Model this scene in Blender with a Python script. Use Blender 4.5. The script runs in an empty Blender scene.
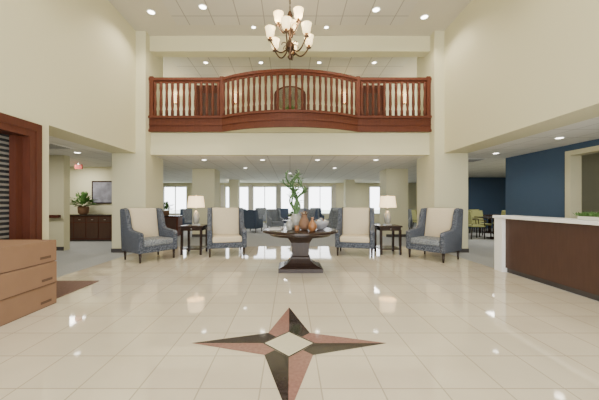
import bpy, bmesh, math, random
from mathutils import Vector, Matrix, Euler
random.seed(4)
scn=bpy.context.scene
# ---------------------------------------------------------------- materials
def M(name,col,rough=0.6,metal=0.0,emit=0.0,ecol=None,noise=0.06,nscale=8.0,spec=0.5,bump=0.0):
    m=bpy.data.materials.new(name); m.use_nodes=True
    nt=m.node_tree; b=nt.nodes['Principled BSDF']
    b.inputs['Roughness'].default_value=rough; b.inputs['Metallic'].default_value=metal
    b.inputs['Specular IOR Level'].default_value=spec
    c=(*col,1)
    tc=nt.nodes.new('ShaderNodeTexCoord'); n=nt.nodes.new('ShaderNodeTexNoise'); n.inputs['Scale'].default_value=nscale
    nt.links.new(tc.outputs['Object'],n.inputs['Vector'])
    r=nt.nodes.new('ShaderNodeMix'); r.data_type='RGBA'
    r.inputs[6].default_value=tuple(x*(1-noise) for x in col)+(1,); r.inputs[7].default_value=tuple(min(1,x*(1+noise)) for x in col)+(1,)
    nt.links.new(n.outputs['Fac'],r.inputs[0]); nt.links.new(r.outputs[2],b.inputs['Base Color'])
    if bump:
        bp=nt.nodes.new('ShaderNodeBump'); bp.inputs['Strength'].default_value=bump; bp.inputs['Distance'].default_value=0.01
        nt.links.new(n.outputs['Fac'],bp.inputs['Height']); nt.links.new(bp.outputs['Normal'],b.inputs['Normal'])
    if emit:
        b.inputs['Emission Color'].default_value=(*(ecol or col),1); b.inputs['Emission Strength'].default_value=emit
    return m
def Mgrid(name,c1,c2,cm,w,h,mortar,rough,rot=0,off=(0,0,0),nscale=1.5,var=0.05,spec=0.5):
    m=bpy.data.materials.new(name); m.use_nodes=True
    nt=m.node_tree; b=nt.nodes['Principled BSDF']; b.inputs['Roughness'].default_value=rough; b.inputs['Specular IOR Level'].default_value=spec
    tc=nt.nodes.new('ShaderNodeTexCoord'); mp=nt.nodes.new('ShaderNodeMapping'); mp.inputs['Location'].default_value=off; mp.inputs['Rotation'].default_value=(0,0,rot)
    br=nt.nodes.new('ShaderNodeTexBrick'); br.offset=0; br.squash=1
    for k,v in (('Scale',1),('Mortar Size',mortar),('Mortar Smooth',0.1),('Bias',0),('Brick Width',w),('Row Height',h)): br.inputs[k].default_value=v
    br.inputs['Color1'].default_value=(*c1,1); br.inputs['Color2'].default_value=(*c2,1); br.inputs['Mortar'].default_value=(*cm,1)
    nt.links.new(tc.outputs['Object'],mp.inputs['Vector']); nt.links.new(mp.outputs['Vector'],br.inputs['Vector'])
    n=nt.nodes.new('ShaderNodeTexNoise'); n.inputs['Scale'].default_value=nscale; n.inputs['Detail'].default_value=6
    nt.links.new(tc.outputs['Object'],n.inputs['Vector'])
    rr=nt.nodes.new('ShaderNodeMapRange'); rr.inputs[3].default_value=1-var; rr.inputs[4].default_value=1+var
    nt.links.new(n.outputs['Fac'],rr.inputs[0])
    mx=nt.nodes.new('ShaderNodeVectorMath'); mx.operation='SCALE'
    nt.links.new(br.outputs['Color'],mx.inputs[0]); nt.links.new(rr.outputs[0],mx.inputs['Scale'])
    nt.links.new(mx.outputs[0],b.inputs['Base Color'])
    return m
def Mwood(name,c1,c2,rough=0.35,spec=0.35):
    m=bpy.data.materials.new(name); m.use_nodes=True
    nt=m.node_tree; b=nt.nodes['Principled BSDF']; b.inputs['Roughness'].default_value=rough; b.inputs['Specular IOR Level'].default_value=spec
    tc=nt.nodes.new('ShaderNodeTexCoord'); mp=nt.nodes.new('ShaderNodeMapping'); mp.inputs['Scale'].default_value=(12,12,1.5)
    n=nt.nodes.new('ShaderNodeTexNoise'); n.inputs['Scale'].default_value=2.5; n.inputs['Detail'].default_value=5
    r=nt.nodes.new('ShaderNodeMix'); r.data_type='RGBA'; r.inputs[6].default_value=(*c1,1); r.inputs[7].default_value=(*c2,1)
    nt.links.new(tc.outputs['Object'],mp.inputs['Vector']); nt.links.new(mp.outputs['Vector'],n.inputs['Vector'])
    nt.links.new(n.outputs['Fac'],r.inputs[0]); nt.links.new(r.outputs[2],b.inputs['Base Color'])
    return m
def Mweave(name,c1,c2,sx=48,sz=95):
    m=bpy.data.materials.new(name); m.use_nodes=True
    nt=m.node_tree; b=nt.nodes['Principled BSDF']; b.inputs['Roughness'].default_value=0.9; b.inputs['Specular IOR Level'].default_value=0.2
    tc=nt.nodes.new('ShaderNodeTexCoord'); mp=nt.nodes.new('ShaderNodeMapping'); mp.inputs['Scale'].default_value=(sx,sx,sz)
    n=nt.nodes.new('ShaderNodeTexNoise'); n.inputs['Scale'].default_value=1.0; n.inputs['Detail'].default_value=2
    cr=nt.nodes.new('ShaderNodeValToRGB'); cr.color_ramp.elements[0].position=0.42; cr.color_ramp.elements[1].position=0.66
    cr.color_ramp.elements[0].color=(*c1,1); cr.color_ramp.elements[1].color=(*c2,1)
    nt.links.new(tc.outputs['Object'],mp.inputs['Vector']); nt.links.new(mp.outputs['Vector'],n.inputs['Vector'])
    nt.links.new(n.outputs['Fac'],cr.inputs[0]); nt.links.new(cr.outputs[0],b.inputs['Base Color'])
    return m

cream=M('cream_paint',(0.61,0.585,0.40),0.75,noise=0.015,nscale=1.2)
white=M('white_paint',(0.80,0.80,0.77),0.6,noise=0.01)
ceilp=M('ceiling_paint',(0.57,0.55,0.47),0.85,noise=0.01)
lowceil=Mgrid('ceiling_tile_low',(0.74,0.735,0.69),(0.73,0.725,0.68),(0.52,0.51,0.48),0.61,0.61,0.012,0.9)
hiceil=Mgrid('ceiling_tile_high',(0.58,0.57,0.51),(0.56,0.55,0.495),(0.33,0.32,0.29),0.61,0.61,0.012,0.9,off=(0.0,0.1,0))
tile=Mgrid('polished_floor_tile',(0.61,0.55,0.435),(0.57,0.51,0.40),(0.39,0.345,0.27),0.41,0.41,0.005,0.045,off=(0.2,0.13,0),nscale=3,var=0.07,spec=1.0)
carpet=M('grey_carpet',(0.29,0.30,0.30),0.95,noise=0.35,nscale=45)
blue=M('blue_paint',(0.045,0.085,0.155),0.6,noise=0.03)
rail_wood=Mwood('mahogany_rail',(0.070,0.020,0.011),(0.13,0.040,0.022),0.55,0.2)
door_wood=Mwood('cherry_door',(0.062,0.018,0.011),(0.105,0.033,0.019),0.45,0.25)
dark_wood=Mwood('espresso_wood',(0.018,0.011,0.010),(0.04,0.024,0.019),0.25)
desk_wood=Mwood('walnut_panel',(0.050,0.025,0.018),(0.078,0.040,0.029),0.4)
brown_base=M('dark_base_trim',(0.05,0.045,0.045),0.5)
solid_surf=M('white_solid_surface',(0.82,0.82,0.82),0.25,noise=0.02)
weave=Mweave('tweed_upholstery',(0.020,0.028,0.046),(0.19,0.205,0.245))
weave_lt=Mweave('tweed_light',(0.09,0.11,0.14),(0.36,0.37,0.38))
linen=M('cream_linen',(0.60,0.52,0.38),0.9,noise=0.08,nscale=40)
star_dark=M('star_black_granite',(0.035,0.028,0.026),0.08,noise=0.5,nscale=40,spec=0.6)
star_pink=M('star_rose_granite',(0.25,0.135,0.115),0.08,noise=0.3,nscale=40,spec=0.6)
star_mid=M('star_cream_marble',(0.58,0.54,0.41),0.08,noise=0.06,nscale=20,spec=0.6)
bronze=M('aged_bronze',(0.07,0.04,0.025),0.35,0.8)
frost=M('frosted_glass_lit',(1,0.85,0.55),0.4,emit=2.3,ecol=(1,0.72,0.36))
shade=M('lamp_shade_lit',(0.9,0.75,0.5),0.8,emit=2.0,ecol=(1,0.70,0.38))
lens=M('downlight_lens',(1,0.97,0.9),0.4,emit=14,ecol=(1,0.95,0.85))
metal=M('brushed_steel',(0.6,0.6,0.6),0.3,1.0)
card=M('cardboard',(0.24,0.145,0.092),0.85,noise=0.06,nscale=6,spec=.2)
tape=M('packing_tape',(0.31,0.20,0.13),0.35)
cardline=M('box_seam',(0.10,0.055,0.035),0.9)
leaf=M('leaf_green',(0.07,0.16,0.035),0.5,noise=0.4,nscale=10)
leaf2=M('bamboo_green',(0.075,0.15,0.055),0.4,noise=0.3,nscale=20)
clay=M('woven_pot',(0.17,0.09,0.05),0.7,noise=0.2,nscale=30)
ceram=M('pale_ceramic',(0.62,0.62,0.56),0.2)
grayc=M('grey_ceramic',(0.30,0.30,0.28),0.25,noise=.3,nscale=20)
orange=M('amber_gourd',(0.25,0.11,0.045),0.4)
glassy=M('dark_glass',(0.04,0.045,0.05),0.08)
blind=M('blind_slat',(0.20,0.19,0.175),0.5)
green_up=M('olive_upholstery',(0.30,0.31,0.12),0.8)
navy=M('navy_upholstery',(0.045,0.065,0.105),0.85,noise=0.2,nscale=30)
redsign=M('exit_sign_red',(0.5,0.05,0.03),0.5,emit=0.3)
art=M('painting_canvas',(0.20,0.20,0.24),0.7,noise=0.8,nscale=5)
mat_rug=M('entry_mat',(0.14,0.085,0.07),0.95,noise=0.4,nscale=40)
paper=M('book_paper',(0.75,0.73,0.66),0.8)
bookc=M('book_cover',(0.30,0.30,0.33),0.6)
grille=M('vent_grille',(0.30,0.30,0.30),0.6)
curtain=M('drape_fabric',(0.62,0.60,0.53),0.9)
mirror=M('mirror_glass',(0.5,0.5,0.45),0.1,0.9)
grass=M('outside_lawn',(0.5,0.55,0.45),0.9)
# ---------------------------------------------------------------- builder
class B:
    def __init__(s): s.v=[];s.f=[];s.m=[];s.sm=[];s.mats=[]
    def mi(s,m):
        if m not in s.mats: s.mats.append(m)
        return s.mats.index(m)
    def add(s,vs,fs,m,smooth=False,T=None):
        o=len(s.v); k=s.mi(m)
        for p in vs:
            p=Vector(p)
            if T: p=T@p
            s.v.append(p)
        for f in fs: s.f.append([i+o for i in f]); s.m.append(k); s.sm.append(smooth)
    def box(s,lo,hi,m,bev=0,T=None,seg=2):
        bm=bmesh.new(); bmesh.ops.create_cube(bm,size=1)
        c=[(a+b)/2 for a,b in zip(lo,hi)]; d=[b-a for a,b in zip(lo,hi)]
        for v in bm.verts: v.co=Vector((v.co.x*d[0]+c[0],v.co.y*d[1]+c[1],v.co.z*d[2]+c[2]))
        if bev: bmesh.ops.bevel(bm,geom=bm.edges[:],offset=bev,segments=seg,affect='EDGES',profile=0.5)
        bm.verts.index_update()
        s.add([v.co.copy() for v in bm.verts],[[v.index for v in f.verts] for f in bm.faces],m,bev>0.015,T); bm.free()
    def lathe(s,prof,c,m,seg=20,T=None,sm=True,caps=True):
        vs=[];fs=[];n=len(prof)
        for r,z in prof:
            for i in range(seg):
                a=2*math.pi*(i+0.5)/seg; vs.append((c[0]+r*math.cos(a),c[1]+r*math.sin(a),c[2]+z))
        for j in range(n-1):
            for i in range(seg):
                k=(i+1)%seg; fs.append([j*seg+i,j*seg+k,(j+1)*seg+k,(j+1)*seg+i])
        if caps: fs.append(list(range(seg))[::-1]); fs.append([(n-1)*seg+i for i in range(seg)])
        s.add(vs,fs,m,sm,T)
    def tube(s,pts,r,m,seg=8,T=None):
        pts=[Vector(p) for p in pts]; n=len(pts)
        rs=r if isinstance(r,(list,tuple)) else [r]*n
        t=(pts[1]-pts[0]).normalized(); up=Vector((0,0,1)) if abs(t.z)<0.9 else Vector((1,0,0))
        u=t.cross(up).normalized(); vs=[];fs=[]
        for j in range(n):
            if j==0: t=pts[1]-pts[0]
            elif j==n-1: t=pts[-1]-pts[-2]
            else: t=pts[j+1]-pts[j-1]
            t.normalize(); u=(u-t*u.dot(t)).normalized(); w=t.cross(u)
            for i in range(seg):
                a=2*math.pi*i/seg; vs.append(pts[j]+(u*math.cos(a)+w*math.sin(a))*rs[j])
        for j in range(n-1):
            for i in range(seg):
                k=(i+1)%seg; fs.append([j*seg+i,j*seg+k,(j+1)*seg+k,(j+1)*seg+i])
        fs.append(list(range(seg))[::-1]); fs.append([(n-1)*seg+i for i in range(seg)])
        s.add(vs,fs,m,True,T)
    def prism_yz(s,poly,x0,x1,m,bev=0,T=None,axis='x'):
        bm=bmesh.new()
        if axis=='x': mk=lambda a,p,q:(a,p,q)
        elif axis=='z': mk=lambda a,p,q:(p,q,a)
        else: mk=lambda a,p,q:(p,a,q)
        v0=[bm.verts.new(mk(x0,*p)) for p in poly]; v1=[bm.verts.new(mk(x1,*p)) for p in poly]
        n=len(poly); bm.faces.new(v0[::-1]); bm.faces.new(v1)
        for i in range(n): bm.faces.new([v0[i],v0[(i+1)%n],v1[(i+1)%n],v1[i]])
        bmesh.ops.recalc_face_normals(bm,faces=bm.faces[:])
        if bev: bmesh.ops.bevel(bm,geom=bm.edges[:],offset=bev,segments=2,affect='EDGES',profile=0.5)
        bm.verts.index_update()
        s.add([v.co.copy() for v in bm.verts],[[v.index for v in f.verts] for f in bm.faces],m,bev>0.015,T); bm.free()
    def strip(s,A,Bp,z0,z1,m):
        n=len(A); vs=[]
        for a,b in zip(A,Bp): vs+=[(a[0],a[1],z0),(a[0],a[1],z1),(b[0],b[1],z1),(b[0],b[1],z0)]
        fs=[]
        for i in range(n-1):
            o=4*i;p=o+4
            for k in range(4): fs.append([o+k,o+(k+1)%4,p+(k+1)%4,p+k])
        fs.append([0,1,2,3]); fs.append([4*n-1,4*n-2,4*n-3,4*n-4])
        s.add(vs,fs,m)
    def leafq(s,p,d,L,W,m):
        p=Vector(p); d=Vector(d).normalized(); sd=d.cross(Vector((0,0,1)));
        if sd.length<0.1: sd=Vector((1,0,0))
        sd.normalize(); dn=Vector((0,0,-0.25*L))
        s.add([p,p+d*L*0.45+sd*W,p+d*L+dn,p+d*L*0.45-sd*W],[[0,1,2,3]],m)
    def done(s,name,loc=(0,0,0),rz=0):
        me=bpy.data.meshes.new(name); me.from_pydata([tuple(v) for v in s.v],[],s.f)
        for m in s.mats: me.materials.append(m)
        for p,k,q in zip(me.polygons,s.m,s.sm): p.material_index=k; p.use_smooth=q
        bm=bmesh.new(); bm.from_mesh(me); bmesh.ops.recalc_face_normals(bm,faces=bm.faces[:]); bm.to_mesh(me); bm.free()
        o=bpy.data.objects.new(name,me); scn.collection.objects.link(o); o.location=loc; o.rotation_euler=(0,0,rz)
        return o
def simple(name,boxes,m,bev=0):
    b=B()
    for lo,hi in boxes: b.box(lo,hi,m,bev)
    return b.done(name)
W=3.9; T=4.5; HC=5.6; LC=2.51
# ---------------------------------------------------------------- shell
simple('floor',[((-W,-3,-0.1),(W,8.2,0))],tile)
simple('floor_carpet',[((-12,-3,-0.1),(-W,8.2,0.0)),((W,-3,-0.1),(12,8.2,0.0)),((-12,8.2,-0.1),(12,18,0.0))],carpet)
simple('ceiling',[((-T,-3,HC),(T,7.2,HC+0.1)),((-8,7.2,HC),(8,10.1,HC+0.1))],ceilp)
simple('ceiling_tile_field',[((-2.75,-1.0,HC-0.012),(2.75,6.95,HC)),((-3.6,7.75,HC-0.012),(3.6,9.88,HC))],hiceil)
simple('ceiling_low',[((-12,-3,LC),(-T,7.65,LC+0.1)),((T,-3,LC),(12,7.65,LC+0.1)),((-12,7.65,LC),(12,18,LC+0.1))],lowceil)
simple('ceiling_beam',[((-3.65,7.42,5.2),(3.65,7.72,HC))],cream)
simple('wall_left',[((-T,-3,0),(-W,2.7,HC)),((-T,4.36,0),(-W,4.61,HC)),((-T,2.7,2.36),(-W,4.36,HC)),((-T,4.61,LC),(-W,7.2,HC))],cream)
simple('wall_right',[((W,-3,LC),(T,7.2,HC)),((W,-3,0),(T,1.2,LC))],cream)
simple('column_left',[((-T,7.2,0),(-3.65,8.2,HC))],cream)
simple('column_right',[((3.65,7.2,0),(T,8.2,HC))],cream)
simple('wall_header_center',[((-3.65,7.46,LC),(3.65,7.64,3.09))],cream)
simple('wall_balcony_back',[((-8,9.9,2.62),(8,10.1,HC))],cream)
simple('wall_rear',[((-12,-3.2,0),(-2.8,-3,HC)),((2.8,-3.2,0),(12,-3,HC)),((-2.8,-3.2,4.6),(2.8,-3,HC)),((-0.12,-3.2,0),(0.12,-3,4.6)),((-2.8,-3.2,2.4),(-0.12,-3,2.55)),((0.12,-3.2,2.4),(2.8,-3,2.55))],cream)
simple('wall_outer_left',[((-12.2,-3,0),(-12,18,2.62))],cream)
simple('wall_outer_right',[((12,-3,0),(12.2,18,2.62))],cream)
simple('wall_corridor',[((-12,7.5,0),(-5.95,7.7,LC))],cream)
simple('wall_alcove',[((-12,9.95,0),(-5.6,10.15,LC))],cream)
# far wall with windows
fw=B(); wins=[(-4.1,-2.6),(-2.35,-0.85),(-0.6,0.9),(1.15,2.65),(5.0,6.5),(-8.0,-6.5)]
wins.sort(); x=-12
for a,c in wins:
    fw.box((x,18,0),(a,18.2,LC),cream); fw.box((a,18,0),(c,18.2,0.55),cream); fw.box((a,18,2.3),(c,18.2,LC),cream); x=c
fw.box((x,18,0),(12,18.2,LC),cream); fw.done('wall_far')
for i,(a,c) in enumerate(wins):
    b=B()
    for lo,hi in [((a,17.97,0.55),(a+.05,18.1,2.3)),((c-.05,17.97,0.55),(c,18.1,2.3)),((a+.05,17.97,0.55),(c-.05,18.1,.60)),((a+.05,17.97,2.25),(c-.05,18.1,2.3)),(((a+c)/2-.025,18.0,.60),((a+c)/2+.025,18.08,2.25))]: b.box(lo,hi,white)
    b.done('window_%d'%(i+1))
for x in (-4.25,-2.47,-0.72,1.03,2.78):
    b=B(); pts=[]
    A=[(x-0.11+0.22*k/12,17.9+0.03*(k%2)) for k in range(13)]; b.strip(A,[(p[0],p[1]+0.01) for p in A],0.1,2.4,curtain); b.done('window_curtain')
simple('outside_ground',[((-30,18.4,-0.3),(30,60,-0.2))],grass)
# blue wall right, with doorway
bw=B()
bw.box((6.05,6.2,0),(6.2,8,LC),blue); bw.box((6.05,4.6,2.33),(6.2,6.2,LC),blue); bw.box((6.05,-3,0),(6.2,4.6,LC),blue); bw.done('wall_blue')
b=B(); b.box((6.0,6.1,0),(6.24,6.22,2.27),cream); b.box((6.0,4.58,0),(6.24,4.7,2.27),cream); b.box((6.0,4.58,2.27),(6.24,6.22,2.37),cream); b.done('trim_doorway')
simple('wall_back_office',[((7.6,3,0),(7.75,7.8,LC)),((6.2,7.8,0),(7.75,8,LC))],cream)
simple('wall_dining_blue',[((7.0,14,0),(12,14.15,LC))],blue)
# baseboards
simple('baseboard_column',[((-T-.012,7.185,0),(-3.65+.012,7.2,0.1)),((-3.65,7.2,0),(-3.635,8.2,0.1)),((3.65-.012,7.185,0),(T+.012,7.2,0.1)),((3.635,7.2,0),(3.65,8.2,0.1))],brown_base)
simple('baseboard_nook',[((-12,7.485,0),(-5.95,7.5,.1)),((-12,9.935,0),(-5.6,9.95,.1))],brown_base)
# balcony
def arc(yoff,n=20):
    R=3.47+0; cy=6.9+R; out=[(-3.65,7.38+yoff)]
    a0=math.asin(1.76/R)
    for i in range(n+1):
        a=-a0+2*a0*i/n; out.append((R*math.sin(a),cy-R*math.cos(a)+yoff))
    out.append((3.65,7.38+yoff)); return out
bal=B(); p0=arc(0)
bal.strip(p0,arc(0.06),3.10,3.46,rail_wood)
bal.strip(arc(-.05),arc(0.10),3.44,3.50,rail_wood)
bal.strip(arc(-.04),arc(0.02),3.09,3.15,rail_wood)
bal.strip(arc(-.02),arc(0.02),3.26,3.28,rail_wood)
bal.strip(arc(-.03),arc(0.07),4.42,4.49,rail_wood)
bal.strip(arc(0.0),arc(0.04),4.36,4.42,rail_wood)
pp=arc(0.02)
seg=[];tot=0
for a,c in zip(pp[:-1],pp[1:]): L=math.dist(a,c); seg.append((tot,L,a,c)); tot+=L
n=50
for i in range(1,n):
    d=tot*i/n
    for t0,L,a,c in seg:
        if t0<=d<=t0+L+1e-9:
            u=(d-t0)/L; x=a[0]+(c[0]-a[0])*u; y=a[1]+(c[1]-a[1])*u; break
    bal.lathe([(.038,0),(.038,.14),(.028,.18),(.040,.30),(.034,.50),(.028,.62),(.038,.72),(.038,.87)],(x,y,3.50),rail_wood,8)
for x,y in ((-3.58,7.40),(-1.76,7.40),(1.76,7.40),(3.58,7.40)):
    bal.box((x-.05,y-.05,3.46),(x+.05,y+.05,4.52),rail_wood)
bal.done('balcony_railing')
bs=B(); bs.strip(arc(0.061),[(x,7.64) for x,y in p0],3.10,3.25,cream); bs.box((-8,8.2,3.10),(8,9.9,3.25),cream); bs.box((-3.65,7.64,3.10),(3.65,8.2,3.25),cream); bs.done('floor_balcony')
# upstairs doors, mirror, sconces
def door(name,x0,x1,y,z0,z1):
    b=B(); b.box((x0,y-.05,z0),(x0+.09,y,z1),door_wood); b.box((x1-.09,y-.05,z0),(x1,y,z1),door_wood); b.box((x0+.09,y-.05,z1-.09),(x1-.09,y,z1),door_wood)
    b.box((x0+.09,y-.03,z0),(x1-.09,y,z1-.09),door_wood)
    for zz in (z0+.15,z0+1.05): b.box((x0+.22,y-.04,zz),(x1-.22,y-.03,zz+.75),desk_wood)
    b.lathe([(.0,0),(.03,.01),(.03,.04),(0,.05)],(x1-.16,y-.06,z0+.95),metal,10); return b.done(name)
door('door_1',-3.25,-2.3,9.898,3.25,5.32); door('door_2',2.35,3.3,9.898,3.25,5.32)
b=B(); b.box((-.62,9.6,3.25),(.62,9.88,4.15),door_wood,.01); b.box((-.68,9.56,4.15),(.68,9.89,4.2),dark_wood)
for k in range(3): b.box((-.58+.4*k,9.59,3.35),(-.22+.4*k,9.6,4.05),desk_wood)
b.done('console_cabinet')
b=B(); pl=[(-.55,4.3),(.55,4.3),(.55,5.0)]+[(.55*math.cos(a),5.0+.3*math.sin(a)) for a in [math.pi*k/10 for k in range(1,10)]]+[(-.55,5.0)]
b.prism_yz(pl,9.85,9.898,door_wood,axis='y'); b.prism_yz([(x*.85,4.37+(z-4.3)*.88) for x,z in pl],9.84,9.85,mirror,axis='y'); b.done('arched_mirror')
b=B()
b.lathe([(.05,0),(.09,.05),(.10,.18),(.07,.22)],(0,0,0),clay,12)
for k in range(26):
    a=random.uniform(0,6.28); e=random.uniform(.5,1.3); b.leafq((0,0,.2),(math.cos(a)*math.cos(e),math.sin(a)*math.cos(e)*.4,math.sin(e)),random.uniform(.2,.3),.035,leaf)
b.done('potted_fern',(0.0,9.70,4.2))
for x in (-3.95,-1.9,1.9,3.95):
    b=B(); b.box((-.04,-.03,-.08),(.04,0,.08),bronze); b.lathe([(.05,-.05),(.09,.05),(.08,.22)],(0,-.1,0),frost,14,caps=False); b.tube([(0,-.03,-.03),(0,-.1,-.06),(0,-.1,-.04)],.012,bronze); b.done('wall_sconce',(x,9.9,4.75))
    l=bpy.data.lights.new('sconce_bulb','POINT'); l.energy=5; l.color=(1,.72,.42); l.shadow_soft_size=.04
    o=bpy.data.objects.new('sconce_bulb',l); o.location=(x,9.78,4.95); scn.collection.objects.link(o)
# ---------------------------------------------------------------- left glazed door
b=B()
for lo,hi in [((-4.2,2.72,0),(-3.87,2.82,2.34)),((-4.2,4.24,0),(-3.87,4.34,2.34)),((-4.2,2.82,2.24),(-3.87,4.24,2.34)),((-4.2,2.82,0),(-3.95,4.24,.25))]: b.box(lo,hi,door_wood)
b.box((-3.898,2.62,0),(-3.86,2.72,2.34),door_wood); b.box((-3.898,4.34,0),(-3.86,4.44,2.34),door_wood); b.box((-3.898,2.62,2.34),(-3.86,4.44,2.46),door_wood)
b.box((-4.15,2.82,.25),(-4.12,4.24,2.24),glassy)
for k in range(26): b.box((-4.11,2.84,.3+.075*k),(-4.085,4.22,.33+.075*k),blind)
b.box((-4.08,4.14,.25),(-3.98,4.24,2.24),door_wood); b.box((-4.08,3.5,.25),(-3.98,3.6,2.24),door_wood)
b.done('door_3')
# boxes
for k in range(3):
    b=B(); z=.265*k; dx=(0.0,.012,-.006)[k]
    b.box((-3.84,1.7,z),(-2.93+dx,3.58-dx,z+.26),card,.006)
    b.box((-2.931+dx,2.58,z+.02),(-2.927+dx,2.66,z+.24),tape); b.box((-3.84,2.58,z+.259),(-2.93+dx,2.66,z+.262),tape)
    b.box((-2.931+dx,3.35,z+.05),(-2.928+dx,3.50,z+.08),cardline); b.box((-2.931+dx,1.72,z),(-2.9275+dx,3.56,z+.006),cardline)
    b.done('cardboard_box')
simple('entry_mat',[((-3.86,3.72,0),(-3.05,4.55,.012))],mat_rug)
# ---------------------------------------------------------------- star inlay
cx,cy=-0.01,2.54
b=B()
for k in range(4):
    R=Matrix.Rotation(k*math.pi/2,4,'Z'); Tm=Matrix.Translation((cx,cy,0))@R
    z=.002
    def poly(ps,m): 
        b.add([(p[0],p[1],z) for p in ps],[list(range(len(ps)))],m,False,Tm)
    poly([(0,.87),(-.20,.20),(-.12,.12),(0,.235)],star_pink)
    poly([(0,.87),(0,.235),(.12,.12),(.20,.20)],star_dark)
    poly([(0,0),(0,.215),(.215,0)],star_mid)
    poly([(0,.215),(0,.235),(.235,0),(.215,0)],star_dark)
b.done('floor_star_inlay')
# ---------------------------------------------------------------- reception desk
b=B()
b.box((W,1.3,.08),(W+.12,5.16,.97),desk_wood); b.box((W+.03,1.3,0),(W+.1,5.16,.08),brown_base)
b.box((W-.06,5.16,0),(W+.62,5.36,.97),solid_surf,.004)
b.box((W-.08,1.3,.97),(W+.34,5.38,1.02),solid_surf,.006)
b.box((W+.12,1.3,.70),(W+.75,5.16,.74),solid_surf); b.box((W+.12,4.9,0),(W+.7,5.16,.70),desk_wood)
b.done('reception_desk')
b=B(); b.box((-.09,-.16,0),(.09,.16,.05),ceram,.01)
for k in range(260):
    b.leafq((random.uniform(-.08,.08),random.uniform(-.2,.2),.045),(random.uniform(-.6,.6),random.uniform(-.6,.6),1),random.uniform(.05,.11),.012,leaf)
b.done('grass_planter',(W+.13,3.75,1.02))
# ---------------------------------------------------------------- armchair
def armchair(name,loc,rz,w=.45,body=weave,cush=linen,seatm=weave_lt,s=1.0):
    b=B(); T0=Matrix.Scale(s,4)
    side=[(-.40,.20),(.38,.20),(.46,1.10),(.40,1.13),(.24,1.12),(.16,.98),(.10,.74),(.02,.67),(-.36,.63),(-.41,.60)]
    for sx in (-1,1):
        xs=sorted((sx*w,sx*(w-.11))); b.prism_yz(side,xs[0],xs[1],body,.02,T0)
    b.prism_yz([(.34,.2),(.42,.2),(.48,1.12),(.40,1.14)],-w+.07,w-.07,body,.015,T0)
    b.prism_yz([(.17,.44),(.345,.44),(.41,1.135),(.30,1.13)],-w+.115,w-.115,cush,.03,T0)
    b.box((-w+.11,-.39,.20),(w-.11,.34,.34),body,.015,T0)
    b.box((-w+.115,-.42,.335),(w-.115,.2,.47),seatm,.035,T0,3)
    for sx in (-1,1):
        b.lathe([(.018,0),(.03,.2)],(sx*(w-.06),-.34,0),dark_wood,8,T0)
        b.lathe([(.018,0),(.03,.2)],(sx*(w-.06),.32,0),dark_wood,8,T0)
    return b.done(name,loc,rz)
armchair('armchair',(-3.15,6.40,0),math.radians(54),.44)
armchair('armchair',(-1.56,6.98,0),math.radians(16),seatm=linen)
armchair('armchair',(1.60,6.98,0),math.radians(-16),seatm=linen)
armchair('armchair',(3.25,6.45,0),math.radians(-54),.44)
# ---------------------------------------------------------------- side tables and lamps
def side_table(loc):
    b=B(); w=.28;d=.27
    b.box((-w,-d,.66),(w,d,.70),dark_wood,.008); b.box((-w+.03,-d+.03,.58),(w-.03,d-.03,.66),dark_wood)
    b.box((-w+.03,-d+.03,.12),(w-.03,d-.03,.15),dark_wood)
    for sx in (-1,1):
        for sy in (-1,1): b.prism_yz([(sy*(d-.025)-.025,0),(sy*(d-.025)+.025,0),(sy*(d-.04)+.03,.6),(sy*(d-.04)-.03,.6)],sx*(w-.05)-.025,sx*(w-.05)+.025,dark_wood,0)
    b.lathe([(.0,0),(.014,.005),(.014,.02),(0,.025)],(0,-d+.02,.61),metal,10)
    return b.done('side_table',loc)
side_table((-2.38,7.12,0)); side_table((2.43,7.12,0))
def lamp(loc,s=1):
    b=B(); T0=Matrix.Scale(s,4)
    b.box((-.08,-.08,0),(.08,.08,.03),metal,.004,T0)
    b.lathe([(.05,.03),(.075,.09),(.085,.18),(.07,.28),(.035,.34),(.02,.36)],(0,0,0),grayc,20,T0)
    b.lathe([(.012,.36),(.012,.48)],(0,0,0),metal,8,T0)
    b.lathe([(.21,.44),(.175,.72)],(0,0,0),shade,28,T0,caps=False)
    b.lathe([(.205,.44),(.17,.715)],(0,0,0),shade,28,T0,caps=False)
    b.tube([(-.16,0,.70),(0,0,.70),(.16,0,.70)],.004,metal,6,T0); b.lathe([(.01,.48),(.01,.74),(.018,.75),(.0,.77)],(0,0,0),metal,8,T0)
    b.done('table_lamp',loc)
    l=bpy.data.lights.new('lamp_bulb','POINT'); l.energy=11; l.color=(1,.74,.45); l.shadow_soft_size=.06
    o=bpy.data.objects.new('lamp_bulb',l); o.location=(loc[0],loc[1],loc[2]+.58*s); scn.collection.objects.link(o)
lamp((-2.34,7.10,.70)); lamp((2.43,7.10,.70))
def books(name,loc,n=2,s=1):
    b=B();z=0
    for k in range(n):
        a=Matrix.Rotation(random.uniform(-.3,.3),4,'Z'); h=.03
        b.box((-.11*s,-.15*s,z),(.11*s,.15*s,z+.004),bookc,0,a); b.box((-.10*s,-.145*s,z+.004),(.105*s,.145*s,z+h-.004),paper,0,a); b.box((-.11*s,-.15*s,z+h-.004),(.11*s,.15*s,z+h),bookc,0,a); z+=h
    b.done(name,loc)
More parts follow.
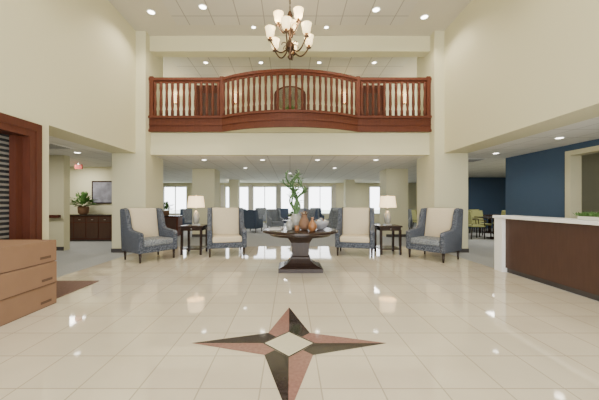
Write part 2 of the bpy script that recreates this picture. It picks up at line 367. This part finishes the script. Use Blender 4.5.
# ---------------------------------------------------------------- center table
b=B(); Z=.76
b.lathe([(.66,0),(.70,.015),(.70,.045),(.66,.06)],(0,0,Z-.06),dark_wood,56,sm=False)
b.lathe([(.56,0),(.60,.05)],(0,0,Z-.11),dark_wood,40)
def rp(b,levels,m,T0=None):
    vs=[];fs=[]
    for hx,hy,z in levels: vs+=[(-hx,-hy,z),(hx,-hy,z),(hx,hy,z),(-hx,hy,z)]
    n=len(levels)
    for j in range(n-1):
        for k in range(4): fs.append([4*j+k,4*j+(k+1)%4,4*j+4+(k+1)%4,4*j+4+k])
    fs.append([3,2,1,0]); fs.append([4*n-4,4*n-3,4*n-2,4*n-1]); b.add(vs,fs,m,False,T0)
rp(b,[(.40,.28,0),(.40,.28,.07),(.36,.25,.09),(.30,.21,.11),(.24,.17,.15),(.19,.14,.20),(.16,.12,.24)],dark_wood)
rp(b,[(.18,.14,.23),(.18,.14,.26),(.15,.12,.28),(.17,.13,.52),(.22,.16,.60),(.30,.22,.655)],dark_wood)
b.done('pedestal_table',(0.19,5.35,0))
tx,ty=0.19,5.35
# bamboo in vase
b=B(); b.lathe([(.07,0),(.10,.03),(.12,.12),(.10,.22),(.07,.26),(.085,.28)],(0,0,0),grayc,20)
for k,(dx,hh,ph) in enumerate([(-.13,1.12,0),(-.05,1.04,1.2),(.0,1.14,2.2),(.05,1.0,3.3),(.10,.9,4.1),(-.17,.94,5.1),(.14,.82,2.9)]):
    pts=[];rs=[]
    for j in range(30):
        t=j/29; r=.045*math.sin(min(1,t*1.4)*math.pi/2)*(1 if t<.55 else 1.4)
        pts.append((dx*t*1.1+r*math.cos(ph+t*11),r*math.sin(ph+t*11),.2+t*(hh-.2))); rs.append(.021-.008*t)
    b.tube(pts,rs,leaf2,7)
    for j in range(18):
        t=random.uniform(.5,1); q=pts[int(t*29)]; a=random.uniform(0,6.28); b.leafq(q,(math.cos(a),.5*math.sin(a),random.uniform(.2,1)),random.uniform(.08,.15),.017,leaf2)
b.done('lucky_bamboo_vase',(tx-.08,ty+.16,Z))
b=B()
b.lathe([(.0,0),(.05,.0),(.075,.05),(.08,.10),(.05,.15),(.03,.18),(.02,.22),(.03,.24)],(0,0,0),orange,18); b.done('gourd_vase',(tx+.20,ty-.38,Z))
b=B(); b.lathe([(.05,0),(.09,.02),(.14,.10),(.155,.16),(.145,.16),(.12,.09),(.0,.04)],(0,0,0),bookc,24,caps=False)
for k in range(9):
    a=k*.7; rr=.075 if k<7 else .02
    b.lathe([(0,-.045),(.032,-.03),(.045,0),(.032,.03),(0,.045)],(rr*math.cos(a),rr*math.sin(a),.14+.03*(k>6)),(ceram,bookc,clay)[k%3],10)
b.done('decorative_bowl',(tx+.38,ty-.05,Z))
b=B(); b.lathe([(.04,0),(.055,.01),(.055,.14),(.035,.16),(.04,.18)],(0,0,0),grayc,16); b.done('ceramic_jar',(tx-.2,ty-.26,Z))
b=B(); b.lathe([(.03,0),(.04,.01),(.04,.09),(.03,.10)],(0,0,0),orange,14); b.done('candle_jar',(tx-.07,ty-.38,Z))
b=B(); b.lathe([(.05,0),(.10,.04),(.105,.12),(.07,.20),(.045,.24),(.06,.27)],(0,0,0),clay,18)
for k in range(26):
    a=random.uniform(0,6.28); e=random.uniform(.9,1.5); b.leafq((0,0,.24),(math.cos(a)*math.cos(e),math.sin(a)*math.cos(e),math.sin(e)),random.uniform(.10,.17),.02,clay if k%3 else linen)
b.done('dried_flower_vase',(tx+.07,ty-.16,Z))
books('magazine_stack',(tx-.44,ty-.02,Z),1,1.0)
# ---------------------------------------------------------------- chandelier
b=B(); z0=0
b.lathe([(.0,-.36),(.02,-.34),(.045,-.30),(.02,-.26),(.03,-.22),(.07,-.16),(.08,-.10),(.03,-.04),(.02,.05),(.045,.12),(.025,.2),(.02,.34),(.05,.40),(.03,.46),(.01,.5)],(0,0,0),bronze,18)
def arm(a,R,z,up,sc):
    ca,sa=math.cos(a),math.sin(a); pts=[]
    for t in [k/12 for k in range(13)]:
        r=.03+(R-.03)*t; zz=z-.13*math.sin(t*math.pi)*sc*1.0+up*t*t
        pts.append((r*ca,r*sa,zz))
    b.tube(pts,.013,bronze,7)
    e=pts[-1]; b.lathe([(.0,-.02),(.045,0),(.02,.02),(.03,.05)],e,bronze,12)
    b.lathe([(.034,.04),(.062,.07),(.070,.11),(.072,.15),(.088,.20)],e,frost,16,caps=False)
    b.lathe([(.030,.045),(.057,.075),(.065,.11),(.067,.15),(.083,.20)],e,frost,16,caps=False)
    b.tube([((.10+.05*math.cos(u))*ca,(.10+.05*math.cos(u))*sa,z+.02+.05*math.sin(u)) for u in [k*.5 for k in range(10)]],.008,bronze,6)
for k in range(6): arm(k*math.pi/3+.35,.35,-.14,.06,1.0)
for k in range(3): arm(k*2*math.pi/3+1.3,.20,.16,.05,.6)
cz=4.04
for k in range(int((HC-.05-cz-.5)/.055)):
    zc=.5+.03+k*.055; R=Matrix.Rotation((k%2)*math.pi/2,4,'Z')
    b.tube([(.014*math.cos(u),0,zc+.034*math.sin(u)) for u in [j*math.pi/4 for j in range(9)]],.004,bronze,5,R)
b.lathe([(.02,-.10),(.07,-.05),(.08,0)],(0,0,HC-cz),bronze,18)
b.done('chandelier',(0,4.86,cz))
for k in range(6):
    a=k*math.pi/3+.35
    l=bpy.data.lights.new('chandelier_bulb','POINT'); l.energy=13; l.color=(1,.76,.47); l.shadow_soft_size=.04
    o=bpy.data.objects.new('chandelier_bulb',l); o.location=(.35*math.cos(a),4.86+.35*math.sin(a),cz+.14); scn.collection.objects.link(o)
# ---------------------------------------------------------------- downlights
def downlight(x,y,z,r=.075,en=0,col=(1,.89,.72)):
    b=B(); b.lathe([(r*1.3,0),(r*1.3,-.008),(r,-.010)],(0,0,0),white,20,caps=False); b.lathe([(r,-.004),(r*.98,-.006)],(0,0,0),lens,20); b.done('recessed_downlight',(x,y,z))
    if en:
        l=bpy.data.lights.new('downlight_beam','SPOT'); l.energy=en; l.spot_size=2.4; l.spot_blend=.6; l.color=col; l.shadow_soft_size=.08
        o=bpy.data.objects.new('downlight_beam',l); o.location=(x,y,z-.03); scn.collection.objects.link(o)
for x,y in [(-3.16,6.49),(3.14,6.66),(-1.93,6.3),(1.93,6.39),(-3.16,3.2),(3.16,3.2),(-1.0,3.2),(1.0,3.2)]: downlight(x,y,HC-.012 if abs(x)<2.75 else HC,en=148)
for x,y in [(-1.2,5.75),(1.2,5.75),(-0.9,7.05),(0.9,7.05)]: downlight(x,y,HC-(.012 if y<6.9 else 0),.05)
for x in (-2.6,-.9,.9,2.6): downlight(x,8.8,HC-.012,.06,42)
for x,y in [(-2.5,8.3),(-.8,8.3),(.8,8.3),(2.5,8.3),(-1.6,10.2),(1.6,10.2),(0,12),(5.2,5.5),(5.2,7.2),(5.3,4.4),(-5.3,5.5),(-5.3,7.1)]: downlight(x,y,LC,.065,22)
def panel(x,y,z,sx,sy,en,col=(1,.94,.84),name='ceiling_panel_light'):
    l=bpy.data.lights.new(name,'AREA'); l.shape='RECTANGLE'; l.size=sx; l.size_y=sy; l.energy=en; l.color=col
    o=bpy.data.objects.new(name,l); o.location=(x,y,z); scn.collection.objects.link(o); return o
for x,y in [(-6.9,5.6),(-7,8.8),(-3.5,12.5),(3.5,12.5),(-3.5,16),(3.5,16),(0,14.5),(8.5,11),(7,9.2),(5.2,2.8),(-8,13)]: panel(x,y,LC-.012,.58,1.18,56)
# fill area lights added in the unseen rear wall openings to brighten the lobby
for x in (-1.46,1.46):
    for z,h in ((1.2,2.35),(3.57,2.0)):
        o=panel(x,-2.99,z,2.6,h,80,(1,.95,.86),'rear_fill_light'); o.rotation_euler=(math.radians(90),0,0)
# ---------------------------------------------------------------- left nook: credenza, plant, painting
b=B(); b.box((-1.15,-.24,.06),(.95,.24,.82),door_wood,.006); b.box((-1.19,-.27,.82),(.99,.26,.87),dark_wood,.006); b.box((-1.1,-.2,0),(.9,.2,.06),brown_base)
for k in range(5): 
    b.box((-1.12+.41*k,-.25,.1),(-.74+.41*k,-.24,.6),desk_wood); b.box((-1.12+.41*k,-.25,.63),(-.74+.41*k,-.24,.79),desk_wood)
    b.box((-.96+.41*k,-.262,.7),(-.9+.41*k,-.25,.715),metal)
b.done('credenza',(-6.72,9.5,0))
def plant(name,loc,s=1,n=120,ld=.3):
    b=B(); b.lathe([(.08,0),(.13,.04),(.14,.2),(.12,.24),(.11,.22)],(0,0,0),clay,16,Matrix.Scale(s,4))
    for k in range(n):
        a=random.uniform(0,6.28); e=random.uniform(.0,1.5); st=Vector((random.uniform(-.06,.06),random.uniform(-.06,.06),.22))*s
        d=Vector((math.cos(a)*math.cos(e),.7*math.sin(a)*math.cos(e),math.sin(e)+.25)); p=st+d*random.uniform(.05,.28)*s
        b.leafq(p,d+Vector((0,0,-.2)),.18*s,.035*s,leaf)
    b.done(name,loc)
plant('potted_plant',(-6.85,9.45,.87),1.15,170)
plant('potted_ivy',(-4.6,10.6,.78),.8)
b=B(); b.box((-.6,-.04,-.4),(.6,0,.4),dark_wood,.005); b.box((-.55,-.045,-.35),(.55,-.04,.35),art); b.done('framed_painting',(-6.3,9.951,1.62))
b=B(); b.box((-.11,-.02,-.07),(.11,.02,.07),redsign); b.box((-.02,-.01,.07),(.02,.01,.13),metal); b.done('exit_sign',(-6.6,8.9,LC-.13))
def vent(x,y):
    b=B(); b.box((-.3,-.3,-.01),(.3,.3,0),white)
    for k in range(9): b.box((-.26,-.26+.06*k,-.016),(.26,-.24+.06*k,-.01),grille)
    b.done('air_vent',(x,y,LC))
vent(-5.3,6.3); vent(5.3,8.4)
simple('handrail_left_nook',[((-8,7.4,.86),(-6.0,7.46,.94)),((-7.0,7.46,.88),(-6.95,7.5,.92)),((-6.2,7.46,.88),(-6.15,7.5,.92))],door_wood)
# ---------------------------------------------------------------- lounge
def lcol(name,x0,x1,y0,y1): 
    b=B(); b.box((x0,y0,0),(x1,y1,LC),cream); b.box((x0-.01,y0-.012,0),(x1+.01,y0,.1),brown_base); b.done(name)
lcol('column_lounge',-3.6,-2.78,10.5,11.3); lcol('column_lounge',3.55,4.35,10.5,11.3)
lcol('column_lounge',-3.3,-2.8,15.4,15.9); lcol('column_lounge',3.0,3.5,15.4,15.9)
b=B(); b.box((-.7,-.22,.05),(.7,.22,.74),door_wood,.005); b.box((-.74,-.25,.74),(.74,.24,.78),dark_wood)
for k in range(3): b.box((-.65+.44*k,-.23,.1),(-.25+.44*k,-.22,.7),desk_wood)
b.box((-.6,-.18,0),(.6,.18,.05),brown_base); b.done('buffet_cabinet',(-4.8,10.65,0))
for i,(x,y,r) in enumerate([(-1.6,12.3,160),(-.7,13.3,20),(.9,13.2,-20),(1.9,12.2,-160),(-2.2,14,60),(2.4,14,-60),(-.4,15.6,180),(.6,15.6,0),(-5,14,30),(5.2,13,-30),(-3.6,16.8,20),(-1.8,16.8,-10),(1.6,16.8,15),(2.7,16.9,-15),(-5.6,12.4,70)]):
    armchair('lounge_armchair',(x,y,0),math.radians(r),.38,navy if i%2==0 else weave_lt,weave_lt,weave_lt,.85)
def rtable(loc,r=.45,h=.5):
    b=B(); b.lathe([(r-.02,h-.03),(r,h-.02),(r,h)],(0,0,0),dark_wood,28,sm=False); b.lathe([(.22,0),(.2,.03),(.04,.06),(.04,h-.03)],(0,0,0),dark_wood,16); b.done('coffee_table',loc)
rtable((.1,12.3,0)); rtable((0.1,14.5,0),.4); rtable((-2.7,16.9,0),.3,.6)
b=B(); b.lathe([(.0,0),(.08,.0),(.09,.16),(.05,.2)],(0,0,0),ceram,14)
for k in range(30):
    a=random.uniform(0,6.28); e=random.uniform(.3,1.5); b.leafq((0,0,.18),(math.cos(a)*math.cos(e),math.sin(a)*math.cos(e),math.sin(e)),.3,.04,leaf)
b.done('flower_vase',(.1,12.3,.5))
# ---------------------------------------------------------------- dining right
def dchair(loc,rz):
    b=B(); b.box((-.23,-.23,.42),(.23,.23,.49),green_up,.015)
    b.prism_yz([(.19,.52),(.24,.52),(.30,.95),(.26,.96)],-.22,.22,green_up,.01)
    for sx in (-1,1):
        b.tube([(sx*.21,-.21,0),(sx*.2,-.2,.45)],.018,dark_wood,6); b.tube([(sx*.21,.25,0),(sx*.2,.21,.45),(sx*.2,.27,.94)],.018,dark_wood,6)
        b.tube([(sx*.22,-.2,.44),(sx*.24,-.18,.66),(sx*.22,.22,.68)],.015,dark_wood,6)
    b.done('dining_chair',loc,rz)
def dtable(x,y):
    b=B(); b.box((-.45,-.45,.72),(.45,.45,.76),dark_wood,.008); b.lathe([(.28,0),(.26,.03),(.05,.06),(.05,.72)],(0,0,0),dark_wood,16); b.done('dining_table',(x,y,0))
    for k in range(4):
        a=k*math.pi/2; dchair((x+.72*math.sin(a),y-.72*math.cos(a),0),a)if False else dchair((x+.72*math.sin(a),y-.72*math.cos(a),0),a+math.pi)
dtable(7.2,10.0); dtable(8.4,12.0); dtable(6.3,12.2)
# ---------------------------------------------------------------- world, camera
w=bpy.data.worlds.new('World'); scn.world=w; w.use_nodes=True
w.node_tree.nodes['Background'].inputs[0].default_value=(.94,.97,1,1); w.node_tree.nodes['Background'].inputs[1].default_value=7
cam=bpy.data.cameras.new('Camera'); co=bpy.data.objects.new('Camera',cam); scn.collection.objects.link(co)
co.location=(0,0,1.25); co.rotation_euler=(math.radians(90),0,0)
cam.sensor_width=36; cam.lens=285/599*36; cam.shift_x=9.5/599; cam.shift_y=3/599; cam.clip_start=.05
scn.camera=co
